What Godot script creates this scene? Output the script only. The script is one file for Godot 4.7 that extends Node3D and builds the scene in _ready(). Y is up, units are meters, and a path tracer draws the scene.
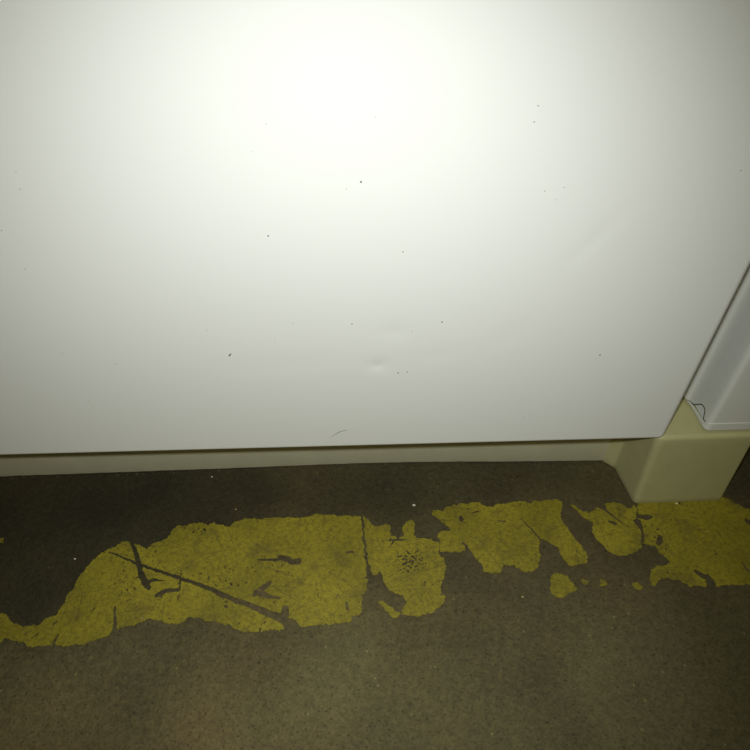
extends Node3D

# Metres, y up. The cabinet's front panel lies in the plane z = 0, the floor in y = 0.
const FLASH_ENERGY := 0.257
const FLOOR_TILE := Vector2(1.6, 1.024)
const AMBIENT_ENERGY := 0.65

var rng := RandomNumberGenerator.new()
var names := {}

func numbered(called: String) -> String:
	var n: int = names.get(called, -1) + 1
	names[called] = n
	return called if n == 0 else "%s_%03d" % [called, n]

func put(called: String, mesh: Mesh, material: Material, parent: Node = self) -> MeshInstance3D:
	var o := MeshInstance3D.new()
	o.name = numbered(called)
	o.mesh = mesh
	o.material_override = material
	o.cast_shadow = GeometryInstance3D.SHADOW_CASTING_SETTING_ON
	parent.add_child(o, true)
	return o

func tag(o: Node, label: String, category: String, group := "") -> void:
	o.set_meta("label", label)
	o.set_meta("category", category)
	if group:
		o.set_meta("group", group)

func struct(called: String, mesh: Mesh, material: Material, at := Vector3.ZERO) -> MeshInstance3D:
	var o := put(called, mesh, material)
	o.position = at
	o.set_meta("kind", "structure")
	return o

func paint(c: Color, rough: float, spec := 0.5) -> StandardMaterial3D:
	var m := StandardMaterial3D.new()
	m.albedo_color = c
	m.roughness = rough
	m.metallic_specular = spec
	return m

# ---------------------------------------------------------------- mesh helpers
func box(size: Vector3) -> BoxMesh:
	var b := BoxMesh.new()
	b.size = size
	return b

func loft(rings: Array, closed: bool, cap_first := false, cap_last := false) -> ArrayMesh:
	var st := SurfaceTool.new()
	st.begin(Mesh.PRIMITIVE_TRIANGLES)
	st.set_smooth_group(0)
	for k in rings.size() - 1:
		var a: Array = rings[k]
		var b: Array = rings[k + 1]
		var n := a.size()
		for i in (n if closed else n - 1):
			var j := (i + 1) % n
			for p in [a[i], b[i], b[j], a[i], b[j], a[j]]:
				st.add_vertex(p)
	for c in [[cap_first, rings[0], false], [cap_last, rings[-1], true]]:
		if c[0]:
			st.set_smooth_group(-1)
			var ring: Array = c[1]
			var mid := Vector3.ZERO
			for p in ring:
				mid += p / ring.size()
			for i in ring.size():
				var j := (i + 1) % ring.size()
				for p in ([mid, ring[j], ring[i]] if c[2] else [mid, ring[i], ring[j]]):
					st.add_vertex(p)
	st.generate_normals()
	return st.commit()

func rounded_outline(corners: Array, segments := 8) -> Array:
	# corners: Vector3(x, radius, z) in the plan, each replaced by an arc
	var out := []
	for i in corners.size():
		var c: Vector3 = corners[i]
		var p := Vector2(c.x, c.z)
		var before: Vector3 = corners[i - 1]
		var after: Vector3 = corners[(i + 1) % corners.size()]
		var u := (Vector2(before.x, before.z) - p).normalized()
		var w := (Vector2(after.x, after.z) - p).normalized()
		var half := acos(clampf(u.dot(w), -1, 1)) / 2
		var along := c.y / tan(half)
		var a := p + u * along
		var b := p + w * along
		for k in segments + 1:
			var t := float(k) / segments
			out.append(a.lerp(p, t).lerp(p.lerp(b, t), t))
	return out

func at_height(outline: Array, y: float) -> Array:
	return outline.map(func(p): return Vector3(p.x, y, p.y))

func tube(points: Array, radii: Array) -> ArrayMesh:
	var rings := []
	for i in points.size():
		var d: Vector3 = (points[mini(i + 1, points.size() - 1)] - points[maxi(i - 1, 0)]).normalized()
		var u := d.cross(Vector3(0.3, 0.2, 1)).normalized()
		var v := d.cross(u)
		var ring := []
		for k in 6:
			ring.append(points[i] + (u * cos(TAU * k / 6) + v * sin(TAU * k / 6)) * radii[i])
		rings.append(ring)
	return loft(rings, true, true, true)

func chip(size: Vector3, seed_at: int) -> ArrayMesh:
	# an uneven little lump
	rng.seed = seed_at
	var rings := []
	for k in 4:
		var ring := []
		var s: float = [0.75, 1.0, 0.8, 0.35][k]
		for i in 7:
			var a := TAU * i / 7
			ring.append(Vector3(cos(a) * s * size.x * rng.randf_range(0.7, 1.1), size.y * [0, 0.3, 0.75, 1.0][k] * rng.randf_range(0.85, 1.0), sin(a) * s * size.z * rng.randf_range(0.7, 1.1)) / Vector3(2, 1, 2))
		rings.append(ring)
	return loft(rings, true, true, true)

# ---------------------------------------------------------------- textures
func noise(frequency: float, octaves: int, seed_at: int, kind := FastNoiseLite.TYPE_SIMPLEX_SMOOTH) -> FastNoiseLite:
	var n := FastNoiseLite.new()
	n.seed = seed_at
	n.noise_type = kind
	n.frequency = frequency
	n.fractal_octaves = octaves
	n.fractal_gain = 0.55
	return n

func bytes_of(n: FastNoiseLite, w: int, h: int) -> PackedByteArray:
	return n.get_image(w, h, false, false, false).get_data()

func as_texture(image: Image) -> ImageTexture:
	return ImageTexture.create_from_image(image)

# dark concrete, 1 mm to the pixel
func concrete_images(w: int, h: int) -> Array:
	var cloud := bytes_of(noise(0.006, 4, 3), w, h)
	var brown := bytes_of(noise(0.004, 3, 17), w, h)
	var fine := bytes_of(noise(0.11, 3, 5), w, h)
	var grit := bytes_of(noise(0.32, 2, 9), w, h)
	var pits := bytes_of(noise(0.16, 1, 23, FastNoiseLite.TYPE_CELLULAR), w, h)
	var color := PackedByteArray()
	var relief := PackedByteArray()
	color.resize(w * h * 3)
	relief.resize(w * h)
	var grey := Vector3(73, 68, 45)
	var warm := Vector3(80, 67, 44)
	for i in w * h:
		var c := cloud[i] / 255.0 - 0.5
		var f := fine[i] / 255.0 - 0.5
		var g := grit[i] / 255.0 - 0.5
		var v := 1.0 + c * 0.40 + f * 0.26 + g * 0.30
		# darker beside the cabinet and towards the left, lighter in front of the line
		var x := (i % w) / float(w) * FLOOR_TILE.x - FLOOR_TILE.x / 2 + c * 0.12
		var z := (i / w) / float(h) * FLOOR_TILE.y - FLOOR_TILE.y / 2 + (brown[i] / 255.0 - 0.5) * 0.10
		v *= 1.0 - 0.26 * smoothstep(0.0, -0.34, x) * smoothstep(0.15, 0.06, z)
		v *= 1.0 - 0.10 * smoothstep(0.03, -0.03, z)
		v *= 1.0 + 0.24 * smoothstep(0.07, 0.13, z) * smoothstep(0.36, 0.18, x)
		if pits[i] < 12:
			v *= 0.70
		elif grit[i] > 222 and fine[i] > 150:
			v *= 1.5
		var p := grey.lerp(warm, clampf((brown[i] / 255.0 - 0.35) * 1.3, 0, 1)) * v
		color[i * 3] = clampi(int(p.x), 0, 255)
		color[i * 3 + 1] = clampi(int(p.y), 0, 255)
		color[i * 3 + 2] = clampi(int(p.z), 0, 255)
		relief[i] = clampi(int(128 + c * 40 + f * 70 + g * 60 - (50 if pits[i] < 12 else 0)), 0, 255)
	return [Image.create_from_data(w, h, false, Image.FORMAT_RGB8, color), Image.create_from_data(w, h, false, Image.FORMAT_L8, relief)]

# old line paint: uneven olive yellow, ingrained dirt, pits and hair scratches
func line_paint_images(w: int, h: int) -> Array:
	var cloud := bytes_of(noise(0.008, 4, 41), w, h)
	var rub := bytes_of(noise(0.02, 4, 43), w, h)
	var fine := bytes_of(noise(0.12, 3, 45), w, h)
	var grit := bytes_of(noise(0.3, 2, 47), w, h)
	var scratch := PackedFloat32Array()
	scratch.resize(w * h)
	rng.seed = 77
	for k in 1500:
		var p := Vector2(rng.randf() * w, rng.randf() * h)
		var a := rng.randfn(0.45, 0.7) if k % 3 else rng.randfn(-0.9, 0.5)
		var d := Vector2(cos(a), sin(a))
		var bend := rng.randfn(0, 0.006)
		var depth := rng.randf_range(0.05, 0.45)
		for s in int(rng.randf_range(6, 70)):
			p += d
			d = d.rotated(bend)
			var x := int(p.x)
			var y := int(p.y)
			if x >= 0 and y >= 0 and x < w and y < h:
				scratch[y * w + x] = maxf(scratch[y * w + x], depth)
	var color := PackedByteArray()
	var relief := PackedByteArray()
	color.resize(w * h * 3)
	relief.resize(w * h)
	var yellow := Vector3(131, 121, 33)
	var dirt := Vector3(86, 76, 40)
	for i in w * h:
		var c := cloud[i] / 255.0 - 0.5
		var f := fine[i] / 255.0 - 0.5
		var g := grit[i] / 255.0 - 0.5
		var worn := clampf((rub[i] / 255.0 - 0.60) * 2.0, 0, 0.30) + scratch[i] + maxf(0, -g - 0.20) * 3.0 + maxf(0, -f - 0.16) * 2.0
		var p := (yellow * (1.0 + c * 0.30 + f * 0.22 + g * 0.22)).lerp(dirt, clampf(worn, 0, 0.9))
		color[i * 3] = clampi(int(p.x), 0, 255)
		color[i * 3 + 1] = clampi(int(p.y), 0, 255)
		color[i * 3 + 2] = clampi(int(p.z), 0, 255)
		relief[i] = clampi(int(150 + f * 50 + g * 40 - worn * 90), 0, 255)
	return [Image.create_from_data(w, h, false, Image.FORMAT_RGB8, color), Image.create_from_data(w, h, false, Image.FORMAT_L8, relief)]

# ---------------------------------------------------------------- the painted line
# outlines of what is left of the painted line, (x, z) on the floor in millimetres
var paint_outlines := [
	[Vector2(-408.8, 107.9), Vector2(-403.1, 95.7), Vector2(-389.1, 93.2), Vector2(-371.1, 95.6), Vector2(-358.1, 99.8), Vector2(-349.2, 104.5), Vector2(-342.2, 110.6), Vector2(-334.1, 113.6), Vector2(-323.2, 113.7), Vector2(-315.8, 112.9), Vector2(-311.4, 107.7), Vector2(-304.0, 104.1), Vector2(-301.0, 94.6), Vector2(-298.7, 85.8), Vector2(-294.5, 78.0), Vector2(-294.6, 69.8), Vector2(-290.4, 59.5), Vector2(-285.6, 49.0), Vector2(-279.2, 41.1), Vector2(-269.3, 35.8), Vector2(-261.9, 30.5), Vector2(-257.5, 27.8), Vector2(-251.5, 31.3), Vector2(-244.4, 33.2), Vector2(-236.3, 38.4), Vector2(-231.9, 36.0), Vector2(-225.0, 30.6), Vector2(-216.7, 27.8), Vector2(-214.1, 19.6), Vector2(-208.4, 12.0), Vector2(-197.7, 13.5), Vector2(-189.3, 10.2), Vector2(-177.1, 12.9), Vector2(-170.3, 10.2), Vector2(-161.3, 14.5), Vector2(-153.9, 15.6), Vector2(-149.4, 10.8), Vector2(-139.5, 6.9), Vector2(-122.0, 7.5), Vector2(-103.0, 6.8), Vector2(-87.3, 7.3), Vector2(-76.9, 7.0), Vector2(-68.7, 4.3), Vector2(-58.2, 3.4), Vector2(-43.8, 6.2), Vector2(-26.8, 6.7), Vector2(-19.0, 7.0), Vector2(-18.5, 15.2), Vector2(-17.0, 25.7), Vector2(-16.0, 40.4), Vector2(-14.6, 54.6), Vector2(-12.8, 68.3), Vector2(-12.4, 77.6), Vector2(-12.5, 85.7), Vector2(-17.3, 92.5), Vector2(-18.7, 99.3), Vector2(-18.1, 107.0), Vector2(-21.6, 112.5), Vector2(-27.1, 112.4), Vector2(-27.4, 116.1), Vector2(-33.5, 117.8), Vector2(-44.5, 120.3), Vector2(-56.4, 120.0), Vector2(-70.1, 121.9), Vector2(-82.0, 121.1), Vector2(-86.8, 122.8), Vector2(-108.3, 124.1), Vector2(-126.4, 125.0), Vector2(-133.1, 122.5), Vector2(-139.3, 117.8), Vector2(-150.7, 115.6), Vector2(-160.3, 113.5), Vector2(-169.9, 111.4), Vector2(-179.5, 109.8), Vector2(-184.4, 114.3), Vector2(-188.6, 116.5), Vector2(-198.3, 114.4), Vector2(-208.2, 111.3), Vector2(-216.5, 110.2), Vector2(-221.5, 113.8), Vector2(-230.1, 116.3), Vector2(-238.0, 116.8), Vector2(-244.9, 118.7), Vector2(-249.8, 124.0), Vector2(-256.1, 127.5), Vector2(-270.0, 132.5), Vector2(-281.9, 132.2), Vector2(-288.7, 134.2), Vector2(-295.6, 131.8), Vector2(-299.8, 132.6), Vector2(-313.3, 132.9), Vector2(-320.4, 133.8), Vector2(-323.8, 128.9), Vector2(-335.7, 126.3), Vector2(-343.9, 123.9), Vector2(-347.0, 127.6), Vector2(-358.7, 125.7), Vector2(-374.1, 128.0), Vector2(-395.4, 121.2)],
	[Vector2(-398.5, 19.1), Vector2(-385.1, 21.8), Vector2(-383.8, 27.5), Vector2(-393.8, 30.6)],
	[Vector2(-16.4, 7.1), Vector2(-13.2, 8.9), Vector2(-9.2, 15.5), Vector2(-2.3, 20.0), Vector2(6.3, 17.1), Vector2(12.4, 19.7), Vector2(11.1, 27.1), Vector2(14.0, 31.2), Vector2(19.0, 33.0), Vector2(24.2, 30.9), Vector2(24.2, 21.2), Vector2(28.8, 14.3), Vector2(35.5, 12.2), Vector2(37.0, 21.5), Vector2(34.3, 31.7), Vector2(38.6, 35.2), Vector2(46.3, 33.8), Vector2(56.2, 36.9), Vector2(60.9, 40.4), Vector2(58.5, 50.2), Vector2(64.2, 58.9), Vector2(64.1, 69.5), Vector2(60.2, 79.6), Vector2(56.6, 87.6), Vector2(57.6, 94.5), Vector2(61.6, 95.6), Vector2(60.1, 101.1), Vector2(53.0, 107.0), Vector2(46.7, 111.5), Vector2(32.7, 114.0), Vector2(18.9, 112.7), Vector2(19.1, 108.0), Vector2(24.9, 101.4), Vector2(21.0, 95.2), Vector2(13.6, 90.9), Vector2(7.0, 88.2), Vector2(3.4, 81.1), Vector2(1.8, 70.8), Vector2(-0.1, 67.7), Vector2(-3.4, 72.7), Vector2(-7.5, 72.6), Vector2(-9.8, 65.3), Vector2(-12.2, 54.6), Vector2(-13.5, 38.2), Vector2(-15.1, 20.0)],
	[Vector2(-2.8, 99.4), Vector2(2.0, 97.9), Vector2(8.3, 104.5), Vector2(17.4, 110.7), Vector2(16.3, 114.9), Vector2(10.3, 115.2), Vector2(3.6, 107.5)],
	[Vector2(61.4, 40.4), Vector2(57.8, 30.2), Vector2(63.8, 27.7), Vector2(72.3, 27.2), Vector2(70.9, 21.4), Vector2(63.1, 16.1), Vector2(56.1, 8.0), Vector2(56.6, 2.0), Vector2(64.4, 2.3), Vector2(67.3, 4.4), Vector2(71.7, -0.5), Vector2(78.6, -3.4), Vector2(107.4, -5.5), Vector2(112.0, -0.3), Vector2(120.2, 0.9), Vector2(126.1, -3.1), Vector2(139.0, -4.6), Vector2(153.0, -6.0), Vector2(159.8, -3.3), Vector2(165.6, -5.6), Vector2(183.4, -6.3), Vector2(189.2, -8.6), Vector2(193.1, -2.3), Vector2(188.4, 14.9), Vector2(190.3, 24.9), Vector2(193.8, 31.5), Vector2(197.9, 42.9), Vector2(201.9, 49.9), Vector2(204.5, 59.4), Vector2(201.5, 65.5), Vector2(192.8, 68.9), Vector2(183.1, 68.6), Vector2(179.9, 61.1), Vector2(177.7, 49.2), Vector2(171.0, 43.0), Vector2(163.6, 38.9), Vector2(159.9, 38.8), Vector2(160.0, 43.2), Vector2(158.8, 54.1), Vector2(154.2, 66.8), Vector2(149.0, 73.6), Vector2(140.1, 74.7), Vector2(133.3, 69.3), Vector2(125.1, 65.9), Vector2(120.4, 64.8), Vector2(117.8, 72.7), Vector2(111.0, 74.9), Vector2(101.7, 72.3), Vector2(98.1, 63.1), Vector2(94.1, 56.3), Vector2(88.5, 45.2), Vector2(84.3, 38.8), Vector2(80.5, 35.9), Vector2(84.0, 41.0), Vector2(85.0, 49.8), Vector2(71.6, 51.1), Vector2(59.1, 49.9)],
	[Vector2(202.9, 0.4), Vector2(206.6, -0.4), Vector2(208.1, 4.2), Vector2(212.9, 8.0), Vector2(221.7, 9.1), Vector2(229.5, 4.2), Vector2(233.9, 7.4), Vector2(237.4, 6.3), Vector2(238.0, 0.3), Vector2(251.9, -0.5), Vector2(257.8, 4.1), Vector2(262.2, 7.0), Vector2(266.8, 2.3), Vector2(270.0, 3.7), Vector2(265.6, 16.3), Vector2(261.8, 22.0), Vector2(264.9, 31.7), Vector2(260.6, 50.2), Vector2(258.0, 53.7), Vector2(250.3, 56.2), Vector2(243.0, 59.7), Vector2(231.9, 58.4), Vector2(226.0, 54.6), Vector2(223.1, 47.2), Vector2(218.3, 41.6), Vector2(215.7, 32.2), Vector2(218.5, 24.6), Vector2(221.8, 21.8), Vector2(214.1, 18.6), Vector2(208.4, 13.8), Vector2(207.0, 8.6), Vector2(203.4, 4.1)],
	[Vector2(271.1, 3.7), Vector2(276.3, -4.7), Vector2(339.4, -4.0), Vector2(362.8, -5.1), Vector2(368.1, -1.9), Vector2(375.4, 5.6), Vector2(383.2, 11.9), Vector2(399.0, 15.9), Vector2(422.8, 20.2), Vector2(466.4, 15.6), Vector2(499.1, 27.1), Vector2(537.6, 25.9), Vector2(553.4, 41.3), Vector2(533.9, 59.5), Vector2(539.2, 78.6), Vector2(504.4, 95.9), Vector2(473.6, 92.0), Vector2(439.7, 102.0), Vector2(410.3, 95.3), Vector2(389.7, 98.7), Vector2(368.3, 94.1), Vector2(350.0, 92.6), Vector2(338.8, 92.3), Vector2(323.5, 91.9), Vector2(319.0, 94.3), Vector2(316.6, 88.4), Vector2(314.1, 82.6), Vector2(310.5, 84.5), Vector2(309.4, 91.5), Vector2(305.3, 93.1), Vector2(294.7, 92.8), Vector2(287.9, 88.9), Vector2(281.4, 85.7), Vector2(270.7, 83.4), Vector2(264.0, 85.3), Vector2(260.8, 90.2), Vector2(256.1, 90.1), Vector2(257.4, 83.0), Vector2(264.2, 74.0), Vector2(273.9, 70.1), Vector2(283.4, 68.8), Vector2(279.6, 62.9), Vector2(274.6, 57.4), Vector2(275.6, 50.6), Vector2(264.6, 48.4), Vector2(263.5, 45.7), Vector2(267.4, 31.8), Vector2(265.7, 26.0), Vector2(266.3, 19.0)],
	[Vector2(163.5, 78.4), Vector2(167.0, 75.4), Vector2(174.7, 75.6), Vector2(179.3, 79.6), Vector2(186.6, 92.1), Vector2(173.1, 99.3), Vector2(168.2, 100.4), Vector2(160.8, 98.3), Vector2(160.6, 90.4)],
	[Vector2(194.1, 81.3), Vector2(198.6, 84.5), Vector2(197.1, 88.4), Vector2(192.3, 88.3), Vector2(191.9, 84.3)],
	[Vector2(210.2, 83.8), Vector2(215.6, 84.9), Vector2(215.5, 87.9), Vector2(210.8, 90.5), Vector2(208.9, 87.8)],
	[Vector2(239.4, 87.6), Vector2(245.5, 87.3), Vector2(249.6, 91.6), Vector2(246.7, 94.8), Vector2(240.1, 92.6)],
]
var bare_scrapes := [
	[Vector3(-278.1, 0.61, 40.6), Vector3(-265.3, 0.81, 43.1), Vector3(-242.7, 1.20, 53.5), Vector3(-223.3, 1.49, 60.4), Vector3(-192.5, 1.76, 71.6), Vector3(-165.6, 2.12, 81.5), Vector3(-134.9, 2.46, 95.9), Vector3(-126.1, 2.46, 98.3), Vector3(-110.3, 2.81, 105.5), Vector3(-93.8, 3.53, 112.5), Vector3(-81.2, 5.51, 120.2)],
	[Vector3(-251.5, 1.54, 31.3), Vector3(-243.1, 2.22, 44.8), Vector3(-235.9, 2.67, 61.1), Vector3(-227.7, 2.92, 74.7), Vector3(-222.6, 2.42, 79.9)],
	[Vector3(-226.8, 1.75, 74.8), Vector3(-220.6, 1.76, 71.9), Vector3(-208.7, 0.59, 73.2)],
	[Vector3(-212.7, 2.49, 87.7), Vector3(-206.5, 2.31, 83.4), Vector3(-194.2, 1.74, 82.7)],
	[Vector3(-195.1, 0.40, 60.1), Vector3(-192.7, 0.77, 80.7), Vector3(-192.2, 0.29, 95.1)],
	[Vector3(-145.6, 1.70, 100.4), Vector3(-144.6, 1.70, 100.7)],
	[Vector3(-250.8, 0.48, 96.9), Vector3(-247.6, 1.31, 108.4), Vector3(-244.9, 2.04, 118.7)],
	[Vector3(-295.5, 0.55, 121.0), Vector3(-296.5, 1.10, 126.4), Vector3(-297.1, 1.18, 132.7)],
	[Vector3(-313.4, 0.37, 119.7), Vector3(-319.1, 0.74, 125.0)],
	[Vector3(-119.8, 1.00, 53.2), Vector3(-110.8, 1.39, 54.0), Vector3(-97.9, 1.59, 53.8)],
	[Vector3(-99.1, 2.59, 51.1), Vector3(-92.0, 3.38, 53.4), Vector3(-86.7, 2.57, 57.3), Vector3(-80.9, 3.96, 56.4)],
	[Vector3(-106.5, 1.94, 77.6), Vector3(-111.8, 3.08, 82.0), Vector3(-117.0, 3.44, 87.3), Vector3(-122.2, 0.57, 91.6)],
	[Vector3(-115.0, 3.44, 87.9), Vector3(-107.0, 2.09, 91.5), Vector3(-95.4, 1.14, 93.8)],
	[Vector3(-89.8, 3.37, 104.1), Vector3(-89.3, 3.53, 110.7)],
	[Vector3(-32.4, 1.41, 99.9), Vector3(-32.0, 1.68, 105.6)],
	[Vector3(-32.5, 1.20, 48.4), Vector3(-26.6, 1.40, 47.7)],
	[Vector3(-108.1, 1.11, 116.8), Vector3(-107.3, 1.11, 116.3)],
	[Vector3(-118.9, 0.33, 95.1), Vector3(-85.1, 0.42, 105.2), Vector3(-53.9, 0.37, 115.4)],
	[Vector3(-4.4, 0.20, 36.2), Vector3(8.8, 0.51, 35.8), Vector3(20.9, 1.62, 35.3), Vector3(29.0, 0.40, 35.9)],
	[Vector3(13.8, 0.91, 36.8), Vector3(9.4, 0.30, 45.5), Vector3(7.3, 0.20, 49.8)],
	[Vector3(38.7, 0.40, 34.1), Vector3(38.0, 0.40, 44.1)],
	[Vector3(84.9, 1.86, 11.3), Vector3(85.5, 2.27, 14.8)],
	[Vector3(97.3, 0.83, 7.5), Vector3(103.8, 0.94, 5.3)],
	[Vector3(123.0, 0.93, 16.8), Vector3(130.0, 1.13, 17.9)],
	[Vector3(123.0, 0.99, 51.5), Vector3(123.9, 0.99, 52.0)],
	[Vector3(96.7, 0.81, 35.8), Vector3(97.7, 0.81, 35.8)],
	[Vector3(146.1, 0.52, 14.3), Vector3(155.0, 1.02, 27.3), Vector3(162.6, 1.20, 40.0)],
	[Vector3(236.9, 1.63, 21.1), Vector3(241.8, 2.03, 23.5)],
	[Vector3(235.3, 1.66, 6.2), Vector3(241.2, 1.23, 14.7), Vector3(249.1, 0.71, 23.2), Vector3(258.2, 0.40, 30.3)],
	[Vector3(269.2, 2.66, 16.2), Vector3(274.5, 3.37, 17.5), Vector3(279.3, 2.66, 17.1)],
	[Vector3(266.1, 2.24, 21.4), Vector3(267.3, 1.82, 27.2), Vector3(266.1, 1.00, 37.4), Vector3(263.6, 0.59, 48.4)],
	[Vector3(281.9, 2.49, 40.1), Vector3(279.2, 2.97, 46.7)],
	[Vector3(304.7, 2.29, 78.2), Vector3(309.4, 3.04, 82.5)],
	[Vector3(324.6, 0.60, 32.3), Vector3(331.4, 0.70, 33.1)],
	[Vector3(376.6, 2.63, 24.6), Vector3(380.2, 3.52, 28.2)],
	[Vector3(351.1, 0.29, 70.2), Vector3(354.2, 1.52, 78.6)],
	[Vector3(314.1, 1.90, 82.6), Vector3(316.1, 2.35, 89.7)],
	[Vector3(-181.8, 0.52, 15.7), Vector3(-178.0, 0.93, 19.8)],
]
#wear [0.02962507 0.         0.05976519]

var warp_coarse: FastNoiseLite
var warp_fine: FastNoiseLite
var wear_noise: FastNoiseLite
var chip_noise: FastNoiseLite

func inside_depth(p: Vector2, poly: PackedVector2Array) -> float:
	var best := INF
	var inside := false
	var a := poly[poly.size() - 1]
	for b in poly:
		var ab := b - a
		var t := clampf((p - a).dot(ab) / maxf(ab.length_squared(), 1e-9), 0, 1)
		best = minf(best, p.distance_squared_to(a + ab * t))
		if (a.y > p.y) != (b.y > p.y) and p.x < a.x + (p.y - a.y) / (b.y - a.y) * ab.x:
			inside = not inside
		a = b
	return sqrt(best) * (1.0 if inside else -1.0)

func scraped_depth(p: Vector2, scrapes: Array) -> float:
	# how far inside a scrape the point lies
	var most := -INF
	for s in scrapes:
		for i in s.size() - 1:
			var a := Vector2(s[i].x, s[i].z)
			var ab := Vector2(s[i + 1].x, s[i + 1].z) - a
			var t := clampf((p - a).dot(ab) / maxf(ab.length_squared(), 1e-9), 0, 1)
			most = maxf(most, lerpf(s[i].y, s[i + 1].y, t) - p.distance_to(a + ab * t))
	return most

# a layer of paint with its own thickness: contour of the depth field, with a skirt down to the floor
func paint_layer(poly: PackedVector2Array, thickness: float) -> ArrayMesh:
	var cell := 1.1
	var lo := poly[0]
	var hi := poly[0]
	for p in poly:
		lo = lo.min(p)
		hi = hi.max(p)
	lo -= Vector2(3, 3)
	hi += Vector2(3, 3)
	var nx := int((hi.x - lo.x) / cell) + 2
	var ny := int((hi.y - lo.y) / cell) + 2
	var near := []
	for s in bare_scrapes:
		for v in s:
			if v.x > lo.x - 12 and v.x < hi.x + 12 and v.z > lo.y - 12 and v.z < hi.y + 12:
				near.append(s)
				break
	var wear_at := Vector2(29.6, 59.8)
	var f := PackedFloat32Array()
	f.resize(nx * ny)
	for j in ny:
		for i in nx:
			var p := lo + Vector2(i, j) * cell
			var w := Vector2(warp_coarse.get_noise_2d(p.x, p.y), warp_coarse.get_noise_2d(p.x + 500, p.y))
			var u := Vector2(warp_fine.get_noise_2d(p.x, p.y), warp_fine.get_noise_2d(p.x, p.y + 500))
			var d := inside_depth(p + w * 1.7 + u * 1.3, poly)
			if d > -1.0 and near:
				d = minf(d, -scraped_depth(p + w * 0.8 + u * 0.7, near))
			var worn := 1.0 - p.distance_to(wear_at) / 17.0
			if worn > 0 and d > 0:
				d = minf(d, (0.30 - worn * 0.40 - wear_noise.get_noise_2d(p.x, p.y)) * 3.0)
			if d > 0:
				# chips knocked out in scattered clusters
				d = minf(d, (0.60 + 0.35 * warp_coarse.get_noise_2d(p.x * 0.22 + 900, p.y * 0.22) - chip_noise.get_noise_2d(p.x, p.y)) * 3.0)
			f[j * nx + i] = d
	var v := PackedVector3Array()
	var n := PackedVector3Array()
	var uv := PackedVector2Array()
	var tri := func(a: Vector3, b: Vector3, c: Vector3, up: Vector3):
		for q in [a, b, c]:
			v.append(q)
			n.append(up)
			uv.append(Vector2((q.x + 0.5) / 1.12, (q.z + 0.04) / 0.2))
	var pos := func(i: int, j: int) -> Vector3:
		return Vector3((lo.x + i * cell) / 1000, thickness, (lo.y + j * cell) / 1000)
	for j in ny - 1:
		var run := -1
		for i in nx:
			var full := i < nx - 1 and f[j * nx + i] > 0 and f[j * nx + i + 1] > 0 and f[j * nx + nx + i] > 0 and f[j * nx + nx + i + 1] > 0
			if full and run < 0:
				run = i
			elif not full and run >= 0:
				tri.call(pos.call(run, j), pos.call(i, j), pos.call(i, j + 1), Vector3.UP)
				tri.call(pos.call(run, j), pos.call(i, j + 1), pos.call(run, j + 1), Vector3.UP)
				run = -1
			if full or i == nx - 1:
				continue
			var around := [[i, j], [i + 1, j], [i + 1, j + 1], [i, j + 1]]
			var ring := []
			var edge := []
			for k in 4:
				var a = around[k]
				var b = around[(k + 1) % 4]
				var fa := f[a[1] * nx + a[0]]
				var fb := f[b[1] * nx + b[0]]
				if fa > 0:
					ring.append(pos.call(a[0], a[1]))
					edge.append(0)
				if (fa > 0) != (fb > 0):
					ring.append((pos.call(a[0], a[1]) as Vector3).lerp(pos.call(b[0], b[1]), fa / (fa - fb)))
					edge.append(1 if fa > 0 else 2)
			for k in range(1, ring.size() - 1):
				tri.call(ring[0], ring[k], ring[k + 1], Vector3.UP)
			for k in ring.size():
				var m := (k + 1) % ring.size()
				if edge[k] == 1 and edge[m] == 2:
					var a: Vector3 = ring[k]
					var b: Vector3 = ring[m]
					var down := Vector3(0, thickness, 0)
					var out := (b - a).cross(Vector3.UP).normalized()
					tri.call(a, b, b - down, out)
					tri.call(a, b - down, a - down, out)
	var arrays := []
	arrays.resize(Mesh.ARRAY_MAX)
	arrays[Mesh.ARRAY_VERTEX] = v
	arrays[Mesh.ARRAY_NORMAL] = n
	arrays[Mesh.ARRAY_TEX_UV] = uv
	var mesh := ArrayMesh.new()
	if v.size():
		mesh.add_surface_from_arrays(Mesh.PRIMITIVE_TRIANGLES, arrays)
	return mesh

# ---------------------------------------------------------------- the cabinet
const PANEL_LOW := 0.1072
const PANEL_TOP := 1.85
const PANEL_WEST := -0.93
const PANEL_EAST := 0.2665

# how far the pressed sheet stands back at a point of the front: dents and the faint waviness of thin sheet
func sheet_depth(x: float, y: float) -> float:
	var p := Vector2(x, y)
	var d := 0.0
	# [centre, half width, half height, turn, depth]
	for s in [[0.0020, 0.2150, 0.0115, 0.0090, 0.0, 0.00048], [0.0030, 0.2140, 0.006, 0.005, 0.0, 0.00022], [0.0145, 0.2500, 0.013, 0.0095, 0.2, 0.00034], [0.1500, 0.3290, 0.030, 0.008, 0.95, 0.00026],
			[0.050, 0.224, 0.022, 0.009, 0.3, 0.00018], [-0.075, 0.218, 0.05, 0.012, 0.05, 0.00018], [0.105, 0.245, 0.028, 0.013, 0.6, 0.00016]]:
		var q := (p - Vector2(s[0], s[1])).rotated(-s[4]) / Vector2(s[2], s[3])
		var r := q.length_squared()
		if r < 9:
			d += s[5] * exp(-r * 1.3) * (1.0 - 0.25 * r)
	return d

func steps(from: float, to: float, fine_from: float, fine_to: float, fine: float, coarse: float, edge: float) -> Array:
	var out := []
	for k in 7:
		out.append(from + edge * (1 - cos(PI / 2 * k / 6)))
	var x := from + edge
	while x < to - edge:
		x += fine if x > fine_from and x < fine_to else coarse
		if x < to - edge - fine / 2:
			out.append(x)
	for k in 7:
		out.append(to - edge * (1 - sin(PI / 2 * k / 6)))
	return out

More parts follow.
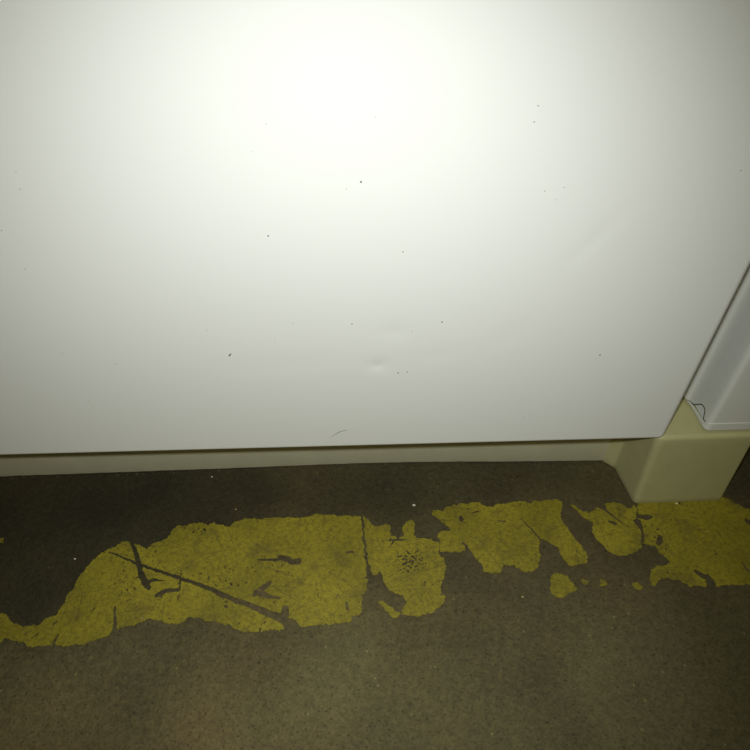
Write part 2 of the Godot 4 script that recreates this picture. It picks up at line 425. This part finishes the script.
func panel_mesh() -> ArrayMesh:
	var r := 0.0055
	var deep := 0.034
	var xs := steps(PANEL_WEST, PANEL_EAST, -0.16, 0.22, 0.0022, 0.03, r)
	var ys := steps(PANEL_LOW, PANEL_TOP, 0.15, 0.37, 0.0022, 0.03, r)
	var place := func(x: float, y: float) -> Array:
		var core := Vector3(clampf(x, PANEL_WEST + r, PANEL_EAST - r), clampf(y, PANEL_LOW + r, PANEL_TOP - r), -r)
		var q := Vector3(x, y, 0)
		var out := q - core
		# square corner of the front edge turned into a quarter round
		var n := Vector3(out.x, out.y, r).normalized()
		var across := Vector2(out.x, out.y).length() / r
		if across > 1e-6:
			var a := minf(across, 1.0) * PI / 2
			var side := Vector2(out.x, out.y).normalized()
			n = Vector3(side.x * sin(a), side.y * sin(a), cos(a))
		if across < 1e-6:
			var e := 0.0006
			var gx := (sheet_depth(x + e, y) - sheet_depth(x - e, y)) / (2 * e)
			var gy := (sheet_depth(x, y + e) - sheet_depth(x, y - e)) / (2 * e)
			return [Vector3(x, y, -sheet_depth(x, y)), Vector3(gx, gy, 1).normalized()]
		return [core + n * r, n]
	var v := PackedVector3Array()
	var nn := PackedVector3Array()
	var index := PackedInt32Array()
	var w := xs.size()
	for y in ys:
		for x in xs:
			var pn: Array = place.call(x, y)
			v.append(pn[0])
			nn.append(pn[1])
	for j in ys.size() - 1:
		for i in w - 1:
			var a := j * w + i
			for k in [a, a + w, a + w + 1, a, a + w + 1, a + 1]:
				index.append(k)
	# the turned-back rim
	var rim := []
	for i in w:
		rim.append(i)
	for j in range(1, ys.size()):
		rim.append(j * w + w - 1)
	for i in range(w - 2, -1, -1):
		rim.append((ys.size() - 1) * w + i)
	for j in range(ys.size() - 2, 0, -1):
		rim.append(j * w)
	var first := v.size()
	for k in rim:
		v.append(v[k])
		nn.append(nn[k])
		v.append(Vector3(v[k].x, v[k].y, -deep))
		nn.append(nn[k])
	for k in rim.size():
		var a := first + 2 * k
		var b := first + 2 * ((k + 1) % rim.size())
		for q in [a, b, b + 1, a, b + 1, a + 1]:
			index.append(q)
	var arrays := []
	arrays.resize(Mesh.ARRAY_MAX)
	arrays[Mesh.ARRAY_VERTEX] = v
	arrays[Mesh.ARRAY_NORMAL] = nn
	arrays[Mesh.ARRAY_INDEX] = index
	var mesh := ArrayMesh.new()
	mesh.add_surface_from_arrays(Mesh.PRIMITIVE_TRIANGLES, arrays)
	return mesh

func plinth_face(x: float) -> float:
	# the moulded plinth bows back a little towards its middle
	return -0.0540 - 0.0045 * exp(-pow((x - 0.03) / 0.16, 2)) + 0.0012 * sin(x * 9.0)

func plinth_mesh() -> ArrayMesh:
	var rings := []
	var x := PANEL_WEST + 0.02
	var low := noise(30.0, 3, 61)
	while x < 0.262:
		var z := plinth_face(x)
		var y := 0.0002 + 0.0010 * absf(low.get_noise_1d(x))
		rings.append([Vector3(x, y, -0.12), Vector3(x, y, z - 0.003), Vector3(x, y + 0.0006, z - 0.0008), Vector3(x, y + 0.003, z), Vector3(x, 0.055, z - 0.0004), Vector3(x, 0.1, z - 0.001), Vector3(x, 0.1085, z - 0.003), Vector3(x, 0.1095, z - 0.006), Vector3(x, 0.1095, -0.12)])
		x += 0.004
	return loft(rings, true, true, true)

func foot_mesh() -> ArrayMesh:
	# plan at the floor and under the top, Vector3(x, corner radius, z)
	var low := rounded_outline([Vector3(0.2490, 0.0005, -0.100), Vector3(0.2495, 0.0005, -0.0545), Vector3(0.2600, 0.007, -0.0450), Vector3(0.2672, 0.0068, 0.0016), Vector3(0.3598, 0.0045, 0.0006), Vector3(0.3640, 0.004, -0.100)])
	var high := rounded_outline([Vector3(0.2490, 0.0005, -0.100), Vector3(0.2495, 0.0005, -0.0545), Vector3(0.2585, 0.007, -0.0460), Vector3(0.2615, 0.0085, -0.0008), Vector3(0.3540, 0.0045, -0.0018), Vector3(0.3610, 0.004, -0.100)])
	var rings := []
	var top := 0.1083
	for k in 13:
		var t := k / 12.0
		var y := 0.0007 + (top - 0.0045 - 0.0007) * t
		var ring := at_height(low, y)
		for i in ring.size():
			ring[i] = ring[i].lerp(at_height(high, y)[i], t)
		if k == 0:
			ring = ring.map(func(p): return p.lerp(Vector3(0.307, p.y, -0.05), 0.012))
			rings.append(ring.map(func(p): return p))
			continue
		if k == 1:
			var first := at_height(low, 0.0022)
			rings.append(first)
		rings.append(ring)
	for k in range(1, 5):
		var a := PI / 2 * k / 4
		rings.append(at_height(high, top - 0.0045 + 0.0045 * sin(a)).map(func(p): return p.lerp(Vector3(0.307, p.y, -0.05), 0.085 * (1 - cos(a)))))
	return loft(rings, true, true, true)

# cross-section of the corner post, from the gap beside the panel round to its front: Vector3(x, lower edge of the sheet, z)
func post_section() -> Array:
	return [Vector3(0.2960, 0.1122, -0.0520), Vector3(0.3000, 0.1122, -0.0478), Vector3(0.3006, 0.1122, -0.0455), Vector3(0.3015, 0.1123, -0.0440), Vector3(0.3026, 0.1125, -0.0431), Vector3(0.3034, 0.1132, -0.0415), Vector3(0.3040, 0.1140, -0.0385), Vector3(0.3044, 0.1152, -0.0350),
		Vector3(0.3046, 0.1215, -0.0300), Vector3(0.3048, 0.1256, -0.0265), Vector3(0.3050, 0.1264, -0.0235), Vector3(0.3051, 0.1263, -0.0200), Vector3(0.3052, 0.1238, -0.0183), Vector3(0.3053, 0.1205, -0.0170), Vector3(0.3054, 0.1172, -0.0158), Vector3(0.3056, 0.1168, -0.0130), Vector3(0.3060, 0.1180, -0.0108),
		Vector3(0.3068, 0.1190, -0.0091), Vector3(0.3080, 0.1198, -0.0080), Vector3(0.3096, 0.1202, -0.0075), Vector3(0.3120, 0.1203, -0.0073), Vector3(0.3400, 0.1205, -0.0073), Vector3(0.3560, 0.1205, -0.0073), Vector3(0.3585, 0.1205, -0.0080), Vector3(0.3600, 0.1205, -0.0100), Vector3(0.3600, 0.1205, -0.0600)]

func pushed(section: Array, by: float, lower: Callable, upper: Callable) -> ArrayMesh:
	# a sheet that follows the section, moved out along its normals by `by`, from lower(i) to upper(i)
	var rings := []
	for i in section.size():
		var a: Vector3 = section[maxi(i - 1, 0)]
		var b: Vector3 = section[mini(i + 1, section.size() - 1)]
		var along := Vector3(b.x - a.x, 0, b.z - a.z).normalized()
		var out := Vector3(-along.z, 0, along.x)
		var p := Vector3(section[i].x, 0, section[i].z) + out * by
		var y0: float = lower.call(i)
		var y1: float = upper.call(i)
		var back := out * -0.0009
		rings.append([p + back + Vector3(0, y0, 0), p + back * 0.3 + Vector3(0, y0, 0), p + Vector3(0, y0 + 0.0004, 0), p + Vector3(0, y0 + 0.0006, 0), p + Vector3(0, y0 + 0.0009, 0), p + Vector3(0, y1 - 0.0009, 0), p + Vector3(0, y1 - 0.0006, 0), p + Vector3(0, y1 - 0.0004, 0), p + back * 0.3 + Vector3(0, y1, 0), p + back + Vector3(0, y1, 0)])
	return loft(rings, true, true, true)

func make_cabinet() -> void:
	var white := paint(Color(0.888, 0.890, 0.876), 0.45, 0.2)
	var orange_peel := NoiseTexture2D.new()
	orange_peel.width = 512
	orange_peel.height = 512
	orange_peel.seamless = true
	orange_peel.as_normal_map = true
	orange_peel.bump_strength = 1.0
	orange_peel.noise = noise(0.05, 2, 71)
	white.normal_enabled = true
	white.normal_texture = orange_peel
	white.normal_scale = 0.05
	white.uv1_triplanar = true
	white.uv1_scale = Vector3.ONE * 9.0
	var cream := paint(Color(0.71, 0.695, 0.515), 0.5, 0.35)
	var mottle := NoiseTexture2D.new()
	mottle.width = 512
	mottle.height = 512
	mottle.seamless = true
	mottle.noise = noise(0.012, 4, 73)
	var ramp := Gradient.new()
	ramp.set_color(0, Color(0.955, 0.955, 0.945))
	ramp.set_color(1, Color(1, 1, 1))
	mottle.color_ramp = ramp
	cream.albedo_texture = mottle
	cream.uv1_triplanar = true
	cream.uv1_scale = Vector3.ONE * 4.0
	var base := Vector3(-0.3, 0, -0.35)
	var cabinet := Node3D.new()
	cabinet.name = "metal_cabinet"
	cabinet.position = base
	add_child(cabinet)
	tag(cabinet, "white sheet-metal cabinet with small dents, standing on a cream moulded base", "cabinet")
	var post_white: StandardMaterial3D = white.duplicate()
	post_white.albedo_color = Color(0.835, 0.838, 0.815)
	var part := func(called: String, mesh: Mesh, material: Material, label := "", parent: Node3D = cabinet) -> MeshInstance3D:
		var o := put(called, mesh, material, parent)
		o.position = -base if parent == cabinet else Vector3.ZERO
		if label:
			o.set_meta("label", label)
		return o
	var front: MeshInstance3D = part.call("front_panel", panel_mesh(), white, "large white painted sheet-metal front panel")
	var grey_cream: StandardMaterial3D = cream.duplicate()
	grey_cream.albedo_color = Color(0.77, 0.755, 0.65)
	part.call("plinth", plinth_mesh(), grey_cream, "low cream plinth set back under the front panel")
	part.call("corner_foot", foot_mesh(), cream, "cream moulded foot with rounded edges at the corner")
	var body := box(Vector3(PANEL_EAST + 0.031 - PANEL_WEST, PANEL_TOP - 0.112, 0.63))
	var shell: MeshInstance3D = part.call("body", body, white)
	shell.position += Vector3((PANEL_EAST + 0.031 + PANEL_WEST) / 2, (PANEL_TOP + 0.112) / 2, -0.0525 - 0.315)
	var section := post_section()
	var post: MeshInstance3D = part.call("corner_post", pushed(section, 0.0, func(i): return section[i].y, func(_i): return PANEL_TOP), post_white, "white corner post whose sheet is torn at the bottom")
	# the folded hem along the bottom, and the second skin seen through the tear
	var hem_top := func(i: int) -> float: return lerpf(0.1126, 0.1164, clampf((section[i].z + 0.0431) / 0.0323, 0, 1)) if i < 16 else section[i].y + 0.0003
	part.call("hem", pushed(section.slice(4), 0.0007, func(_i): return 0.1108, func(i): return hem_top.call(i + 4)), post_white, "", post)
	var edge_points := []  # thin dark tube that follows the torn lower edge of the sheet
	var edge_radii := []
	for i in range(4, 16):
		edge_points.append(Vector3(section[i].x - 0.0002, section[i].y + 0.0001, section[i].z))
		edge_radii.append(0.00042 if i > 6 else 0.0003)
	var torn: MeshInstance3D = part.call("torn_edge", tube(edge_points, edge_radii), paint(Color(0.23, 0.22, 0.18), 0.8), "dark edge of the torn sheet", post)
	part.call("inner_sheet", pushed(section.slice(4, 20), -0.0034, func(_i): return 0.1112, func(_i): return 0.150), white, "", post)
	# marks on the panel: flecks of dirt and one short scuff, each a little raised blot
	var dark := paint(Color(0.42, 0.41, 0.36), 0.9)
	var fleck_spots := [Vector3(-0.0055, 0.3757, 1.5), Vector3(0.0212, 0.3232, 1.0), Vector3(-0.0682, 0.3386, 1.3), Vector3(-0.0163, 0.2596, 1.2), Vector3(0.0514, 0.2593, 1.4), Vector3(0.1797, 0.22, 1.5), Vector3(0.0188, 0.2055, 1.3), Vector3(0.0261, 0.2064, 1.1)]
	rng.seed = 5
	for k in 26:
		fleck_spots.append(Vector3(rng.randf_range(-0.34, 0.24), rng.randf_range(0.125, 0.42), rng.randf_range(0.5, 0.85)))
	for s in fleck_spots:
		var fleck: MeshInstance3D = part.call("dirt_fleck", chip(Vector3(0.0010 * s.z, 0.0002, 0.0012 * s.z), int(s.x * 9000) + 4000), dark, "", front)
		fleck.position = Vector3(s.x, s.y, -sheet_depth(s.x, s.y) - 0.00005)
		fleck.rotation.x = PI / 2
	var scuff: MeshInstance3D = part.call("scuff_mark", chip(Vector3(0.0015, 0.0003, 0.0042), 12), dark, "short dark scuff on the white panel", front)
	scuff.rotation = Vector3(PI / 2, 0, 0)
	scuff.rotate_z(-0.65)
	scuff.position = Vector3(-0.1133, 0.2307, -sheet_depth(-0.1133, 0.2307) - 0.00005)

func make_line() -> void:
	warp_coarse = noise(0.09, 2, 81)
	warp_fine = noise(0.32, 2, 83)
	wear_noise = noise(0.34, 2, 85)
	chip_noise = noise(0.2, 2, 87)
	var images := line_paint_images(1400, 250)
	var m := paint(Color.WHITE, 0.62, 0.4)
	m.albedo_texture = as_texture(images[0])
	m.normal_enabled = true
	var relief: Image = images[1]
	relief.bump_map_to_normal_map(1.6)
	m.normal_texture = as_texture(relief)
	m.normal_scale = 0.5
	var line := Node3D.new()
	line.name = "painted_line"
	line.position = Vector3(0, 0, 0.06)
	add_child(line)
	line.set_meta("kind", "thing")
	tag(line, "worn yellow painted line on the concrete floor, chipped into separate patches", "floor marking")
	for outline in paint_outlines:
		var o := put("paint_patch", paint_layer(PackedVector2Array(outline), 0.0005), m, line)
		o.position = -line.position

func make_debris() -> void:
	var chalk := paint(Color(0.86, 0.84, 0.76), 0.8)
	var tan_grit := paint(Color(0.62, 0.56, 0.38), 0.85)
	for c in [[0.0375, -0.0040, 0.0042, "white crumb on bare concrete just above the middle of the yellow line", chalk], [-0.1827, -0.0470, 0.0022, "tiny white crumb on the dark concrete close to the cream plinth", chalk],
			[0.3126, 0.0022, 0.0030, "white crumb against the front of the cream corner foot", chalk], [-0.3041, 0.0474, 0.0026, "pale flake on bare concrete above the left curve of the yellow line", chalk],
			[0.1333, 0.0985, 0.0034, "pale grain on bare concrete below the middle yellow patches", tan_grit], [-0.2219, 0.1100, 0.0030, "pale flake on the lower edge of the yellow line, near its left bend", tan_grit],
			[-0.1505, -0.0048, 0.0026, "pale crumb just above the upper edge of the widest yellow patch", tan_grit]]:
		var o := put("crumb", chip(Vector3(c[2], c[2] * 0.45, c[2] * 0.7), int(c[0] * 10000) + 3000), c[4])
		o.position = Vector3(c[0], 0.0, c[1])
		if c[0] < -0.22 and c[0] > -0.23:
			o.position.y = 0.0005
		tag(o, c[3], "crumb")
	# a hair stuck to the panel
	var points := []
	var radii := []
	for k in 13:
		var t := k / 12.0
		points.append(Vector3(lerpf(-0.0418, -0.0258, t), lerpf(0.1236, 0.1340, t) + 0.0024 * sin(PI * t), 0.0002))
		radii.append(0.00008 + 0.00013 * sin(PI * t))
	var hair := put("hair", tube(points, radii), paint(Color(0.30, 0.28, 0.22), 0.7))
	tag(hair, "short dark hair stuck to the lower edge of the white panel", "hair")
	# grit swept up against the foot of the plinth
	rng.seed = 31
	var heap := SurfaceTool.new()
	heap.begin(Mesh.PRIMITIVE_TRIANGLES)
	for k in 150:
		var x := rng.randf_range(-0.6, 0.25)
		var s := rng.randf_range(0.0010, 0.0030)
		rng.seed = 1000 + k
		heap.append_from(chip(Vector3(s * 1.4, s * 0.7, s), 200 + k), 0, Transform3D(Basis(Vector3.UP, k * 1.7), Vector3(x, 0, plinth_face(x) + 0.0005 + absf(sin(k * 12.9)) * 0.002)))
	var grit := put("grit", heap.commit(), paint(Color(0.25, 0.235, 0.165), 0.95))
	grit.set_meta("kind", "stuff")
	tag(grit, "dark grit gathered in the joint between floor and cream plinth", "grit")

func slab(lo: Vector3, hi: Vector3) -> ArrayMesh:
	# a floor slab whose texture is laid out in metres from the origin
	var st := SurfaceTool.new()
	st.begin(Mesh.PRIMITIVE_TRIANGLES)
	st.set_smooth_group(-1)
	for face in [[2, 3, 7, 6], [0, 4, 5, 1], [0, 2, 6, 4], [1, 5, 7, 3], [0, 1, 3, 2], [4, 6, 7, 5]]:
		for k in [0, 1, 2, 0, 2, 3]:
			var b: int = face[k]
			var p := Vector3(hi.x if b & 1 else lo.x, hi.y if b & 2 else lo.y, hi.z if b & 4 else lo.z)
			st.set_uv(Vector2(p.x / FLOOR_TILE.x + 0.5, p.z / FLOOR_TILE.y + 0.5))
			st.add_vertex(p)
	st.generate_normals()
	st.generate_tangents()
	return st.commit()

func make_room() -> void:
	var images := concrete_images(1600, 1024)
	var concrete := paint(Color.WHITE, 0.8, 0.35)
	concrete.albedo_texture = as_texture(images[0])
	var relief: Image = images[1]
	relief.bump_map_to_normal_map(2.0)
	concrete.normal_enabled = true
	concrete.normal_texture = as_texture(relief)
	concrete.normal_scale = 0.5
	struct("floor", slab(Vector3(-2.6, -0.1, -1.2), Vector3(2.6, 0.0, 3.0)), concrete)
	var plaster := paint(Color(0.74, 0.72, 0.62), 0.9)
	struct("wall_back", box(Vector3(5.2, 2.6, 0.1)), plaster, Vector3(0, 1.3, -1.15))
	struct("wall_front", box(Vector3(5.2, 2.6, 0.1)), plaster, Vector3(0, 1.3, 2.95))
	struct("wall_left", box(Vector3(0.1, 2.6, 4.0)), plaster, Vector3(-2.55, 1.3, 0.9))
	struct("wall_right", box(Vector3(0.1, 2.6, 4.0)), plaster, Vector3(2.55, 1.3, 0.9))
	var ceiling := struct("ceiling", box(Vector3(5.2, 0.1, 4.2)), plaster, Vector3(0, 2.65, 0.9))
	# the dim ceiling light behind the photographer
	var glow := paint(Color(0.9, 0.9, 0.8), 0.5)
	glow.emission_enabled = true
	glow.emission = Color(1.0, 0.93, 0.6)
	glow.emission_energy_multiplier = 1.0
	var panel := put("light_panel", box(Vector3(1.2, 0.04, 0.3)), glow, ceiling)
	panel.position = Vector3(0, -0.07, 0.9)
	var lamp := AreaLight3D.new()
	lamp.name = "ceiling_light"
	lamp.area_size = Vector2(1.2, 0.3)
	lamp.light_color = Color(1.0, 0.93, 0.6)
	lamp.light_energy = AMBIENT_ENERGY
	lamp.area_range = 8.0
	lamp.area_attenuation = 2.0
	lamp.shadow_enabled = true
	lamp.rotation_degrees = Vector3(-90, 0, 0)
	lamp.position = Vector3(0, 2.5, 1.8)
	add_child(lamp)

func _ready() -> void:
	var camera := Camera3D.new()
	camera.name = "camera"
	camera.fov = 62.0
	camera.near = 0.02
	camera.position = Vector3(0, 0.57, 0.3536)
	camera.rotation_degrees = Vector3(-46, 0, -1.5)
	add_child(camera)
	var around := WorldEnvironment.new()
	around.name = "environment"
	var e := Environment.new()
	e.background_mode = Environment.BG_COLOR
	e.background_color = Color(0.02, 0.02, 0.018)
	e.tonemap_mode = Environment.TONE_MAPPER_LINEAR
	e.tonemap_exposure = 1.0
	e.sdfgi_enabled = true
	e.ssao_enabled = true
	e.ssil_enabled = true
	around.environment = e
	add_child(around)
	# the flash of the camera that took the photograph, a little above its lens
	var flash := SpotLight3D.new()
	flash.name = "camera_flash"
	flash.light_color = Color(0.978, 0.995, 0.982)
	flash.light_energy = FLASH_ENERGY
	flash.light_size = 0.01
	flash.spot_range = 6.0
	flash.spot_attenuation = 2.0
	flash.spot_angle = 53.5
	flash.spot_angle_attenuation = 1.0
	flash.shadow_enabled = true
	flash.position = Vector3(-0.004, 0.594, 0.338)
	add_child(flash)
	flash.look_at(Vector3(-0.032, 0.165, 0.0))
	make_room()
	make_cabinet()
	make_line()
	make_debris()
